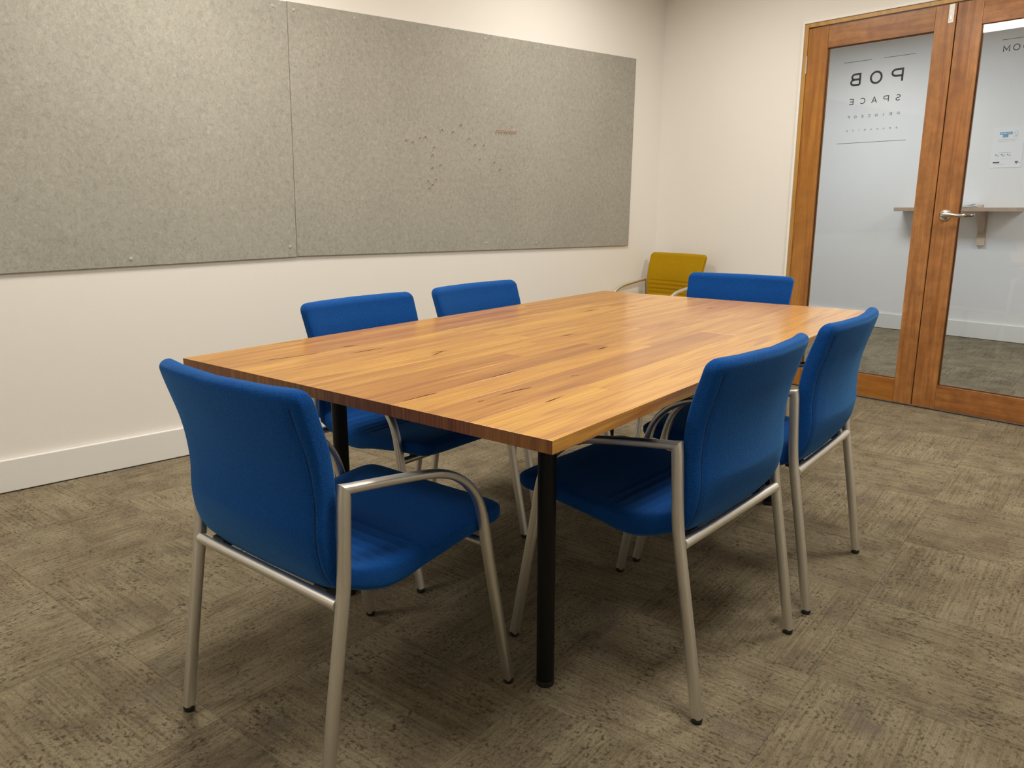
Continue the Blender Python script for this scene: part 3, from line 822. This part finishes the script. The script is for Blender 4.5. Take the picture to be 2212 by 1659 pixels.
def seat_mesh():
    # (y, bottom z, top z)
    T = [(0.070, 0.432, 0.470), (0.095, 0.414, 0.478), (0.13, 0.397, 0.462), (0.165, 0.383, 0.452), (0.204, 0.3735, 0.446), (0.25, 0.376, 0.443), (0.30, 0.3875, 0.4435), (0.37, 0.398, 0.448), (0.44, 0.406, 0.4565), (0.50, 0.410, 0.463), (0.54, 0.4125, 0.463), (0.569, 0.420, 0.455)]
    ys = [0.070+i*(0.545-0.070)/84 for i in range(85)]+[0.545+0.024*math.sin(math.pi/2*i/9) for i in range(1, 10)]
    vs, fs = [], []
    END = 0.569
    for y in ys:
        b, t = lerp_tab(T, min(y, 0.569))
        zc, h = (b+t)/2, (t-b)/2
        d = END-y; RR = 0.024
        w = 0.2285+0.008*max(0, min(1, (y-0.1)/0.2))
        if d < 0.05:
            w -= 0.05*(1-math.sqrt(max(0, 1-((0.05-d)/0.05)**2)))*0.8
        if d < RR:
            q = math.sqrt(max(0.0, 1-((RR-d)/RR)**2)); h = max(0.001, h*(0.05+0.95*q))
        for k in range(NL):
            th = 2*math.pi*k/NL
            x = w*sgnpow(math.cos(th), 0.32)
            z = zc+h*sgnpow(math.sin(th), 0.50)
            z += 0.004*(x/w)**2 if math.sin(th) > 0 else -0.0*(x/w)
            if math.sin(th) > 0.2 and 0.135 < y < 0.31:
                ph = ((y-0.135)/0.0292) % 1.0
                z -= 0.0050*math.exp(-((ph-0.5)/0.15)**2)*(1-min(1, max(0, (abs(x)-0.19)/0.03)))
            vs.append((x, y, z))
    n = len(ys)
    for i in range(n-1):
        for k in range(NL): fs.append((i*NL+k, i*NL+(k+1) % NL, (i+1)*NL+(k+1) % NL, (i+1)*NL+k))
    fs += [tuple(range(NL)), tuple(range((n-1)*NL, n*NL))]
    return mesh('seat', vs, fs, smooth=True)

def frame_sweep(name, path, wx, hy, i0, i1, e=0.68, seg=20):
    """path points (x,y,z) in a near-vertical plane; mitred section of lateral half width wx and in-plane half height hy"""
    n = len(path); vs, fs = [], []
    P = [Vector(p) for p in path]
    for i in range(i0, i1+1):
        d1 = (P[i]-P[i-1]).normalized() if i > 0 else (P[1]-P[0]).normalized()
        d2 = (P[i+1]-P[i]).normalized() if i < n-1 else d1
        t = (d1+d2).normalized()
        X = Vector((1, 0, 0))
        nrm = t.cross(X).normalized()
        k = 1/max(0.5, t.dot(d1))
        h = hy[i] if isinstance(hy, (list, tuple)) else hy
        for j in range(seg):
            th = 2*math.pi*j/seg
            vs.append(P[i]+X*wx*sgnpow(math.cos(th), e)+nrm*h*k*sgnpow(math.sin(th), e))
    m = i1-i0+1
    for i in range(m-1):
        for j in range(seg): fs.append((i*seg+j, i*seg+(j+1) % seg, (i+1)*seg+(j+1) % seg, (i+1)*seg+j))
    fs += [tuple(range(seg)), tuple(range((m-1)*seg, m*seg))]
    return mesh(name, vs, fs, auto=0.75)
def side_path(s):
    def cr(pts, per=5):
        out = []
        for i in range(len(pts)-1):
            p0 = pts[max(0, i-1)]; p1 = pts[i]; p2 = pts[i+1]; p3 = pts[min(len(pts)-1, i+2)]
            for q in range(per):
                u = q/per
                out.append(tuple(0.5*((2*p1[a])+(-p0[a]+p2[a])*u+(2*p0[a]-5*p1[a]+4*p2[a]-p3[a])*u*u+(-p0[a]+3*p1[a]-3*p2[a]+p3[a])*u**3) for a in range(3)))
        out.append(pts[-1]); return out
    rear = [(s*0.2515, 0.001, 0.012), (s*0.2512, 0.030, 0.195), (s*0.2508, 0.060, 0.370), (s*0.2506, 0.0675, 0.415), (s*0.2503, 0.0735, 0.46), (s*0.2500, 0.079, 0.55), (s*0.2500, 0.0840, 0.634)]
    arm = [(s*0.2500, 0.0840, 0.634), (s*0.2500, 0.145, 0.6265), (s*0.2500, 0.205, 0.6185), (s*0.2500, 0.27, 0.609), (s*0.2500, 0.33, 0.597), (s*0.2500, 0.380, 0.576), (s*0.2500, 0.419, 0.545), (s*0.2500, 0.446, 0.508), (s*0.2500, 0.4615, 0.466), (s*0.2503, 0.4695, 0.425)]
    front = [(s*0.2503, 0.4695, 0.425), (s*0.2510, 0.484, 0.340), (s*0.2520, 0.5115, 0.20), (s*0.2535, 0.5485, 0.012)]
    a = cr(rear, 4); b = cr(arm, 4); c = cr(front, 3)
    return a+b[1:]+c[1:], len(a)-1, len(a)-1+len(b)-1
def capmesh(cx, cy):
    v, f = lathe_z([(0.0, 0.0100), (0.003, 0.0126), (0.012, 0.0130), (0.0145, 0.0120)], 20)
    return mesh('foot_cap', [(a+cx, b_+cy, c) for a, b_, c in v], f, auto=0.7)
def bar_mesh(name, y, z, r, x):
    v, f = tube_sweep([(-x, y, z), (-x*0.5, y, z), (0, y, z), (x*0.5, y, z), (x, y, z)], r, 18)
    return mesh(name, v, f, auto=0.8)
CM = {}
CM['seat'] = seat_mesh(); CM['back'] = back_mesh(); CM['seam', -1] = seam_mesh(-1); CM['seam', 1] = seam_mesh(1)
for s in (-1, 1):
    P, ia, ib = side_path(s)
    hy = [0.0125]*len(P)
    for i in range(ia, ib+1):
        hy[i] = 0.0095 if i > ia else 0.0110
    for i in range(ib-8, len(P)): hy[i] = 0.0095+min(1, (i-ib+8)/8)*0.0028
    CM['rear', s] = frame_sweep('leg', P, 0.0118, hy, 0, ia)
    CM['arm', s] = frame_sweep('armrest', P, 0.0118, hy, ia, ib)
    CM['front', s] = frame_sweep('leg', P, 0.0118, hy, ib, len(P)-1)
    CM['capr', s] = capmesh(s*0.2515, 0.001); CM['capf', s] = capmesh(s*0.2535, 0.5485)
CM['rb'] = bar_mesh('stretcher', 0.064, 0.409, 0.0125, 0.2405)
CM['fb'] = bar_mesh('stretcher', 0.472, 0.393, 0.0105, 0.2405)
CM['pan'] = boxes_mesh('seat_pan', [(-0.205, 0.205, 0.085, 0.45, 0.388, 0.402)], bevel=0.004)
me = CM['pan']
for v_ in me.vertices:            # follow the curved underside
    y = v_.co.y
    v_.co.z += (0.0 if y > 0.3 else 0.0)
for _i, _b in enumerate([(-0.20, -0.16, 0.07, 0.11, 0.404, 0.424), (0.16, 0.20, 0.07, 0.11, 0.404, 0.424), (-0.20, -0.16, 0.46, 0.485, 0.398, 0.414), (0.16, 0.20, 0.46, 0.485, 0.398, 0.414)]):
    CM['br', _i] = boxes_mesh('seat_bracket', [_b], bevel=0.001)

def make_chair(fabric, thread):
    t = empty('arm_chair')
    def lk(name, me, mat, par):
        o = bpy.data.objects.new(name, me); COL.objects.link(o)
        if not me.materials: me.materials.append(mat)
        o.parent = par
        if me.materials[0] != mat:
            o.material_slots[0].link = 'OBJECT'; o.material_slots[0].material = mat
        return o
    lk('seat', CM['seat'], fabric, t)
    b = lk('backrest', CM['back'], fabric, t)
    lk('seam', CM['seam', -1], thread, b); lk('seam', CM['seam', 1], thread, b)
    for s in (-1, 1):
        l = lk('leg', CM['rear', s], M_STEEL, t); lk('foot_cap', CM['capr', s], M_RUBBER, l)
        l = lk('leg', CM['front', s], M_STEEL, t); lk('foot_cap', CM['capf', s], M_RUBBER, l)
        lk('armrest', CM['arm', s], M_STEEL, t)
    lk('stretcher', CM['rb'], M_STEEL, t); lk('stretcher', CM['fb'], M_STEEL, t)
    for _i in range(4): lk('seat_bracket', CM['br', _i], M_RUBBER, t)
    return t
blue = make_chair(M_BLUE, M_SEAM)
G = 'blue armchairs around the meeting table'
CH = [ # x, y, heading, label
 (0.769, 1.313, -0.013, 'blue upholstered armchair at the near end of the table, its back to the viewer'),
 (1.709, 0.608, 1.511, 'blue upholstered armchair on the right long side, beside the near black table leg'),
 (2.348, 0.589, 1.573, 'blue upholstered armchair on the right long side, nearest the glass door'),
 (1.766, 2.088, -1.584, 'blue upholstered armchair on the pinboard side, nearer the viewer, left of its twin'),
 (2.372, 2.084, -1.602, 'blue upholstered armchair on the pinboard side, right below the row of pins'),
 (3.451, 1.389, 3.220, 'blue upholstered armchair at the far end of the table, in front of the mustard one'),
]
for i, (x, y, a, lab) in enumerate(CH):
    c = blue if i == 0 else copy_tree(blue)
    c.location = (x, y, 0); c.rotation_euler = (0, 0, a-math.pi/2)
    tag(c, lab, 'chair', G)
yc_ = make_chair(M_YELL, M_SEAMY)
yc_.location = (4.983, 2.454, 0); yc_.rotation_euler = (0, 0, -3.3558-math.pi/2); yc_.scale = (0.98, 0.98, 0.98)
tag(yc_, 'mustard yellow upholstered armchair in the far corner against the end wall', 'chair')
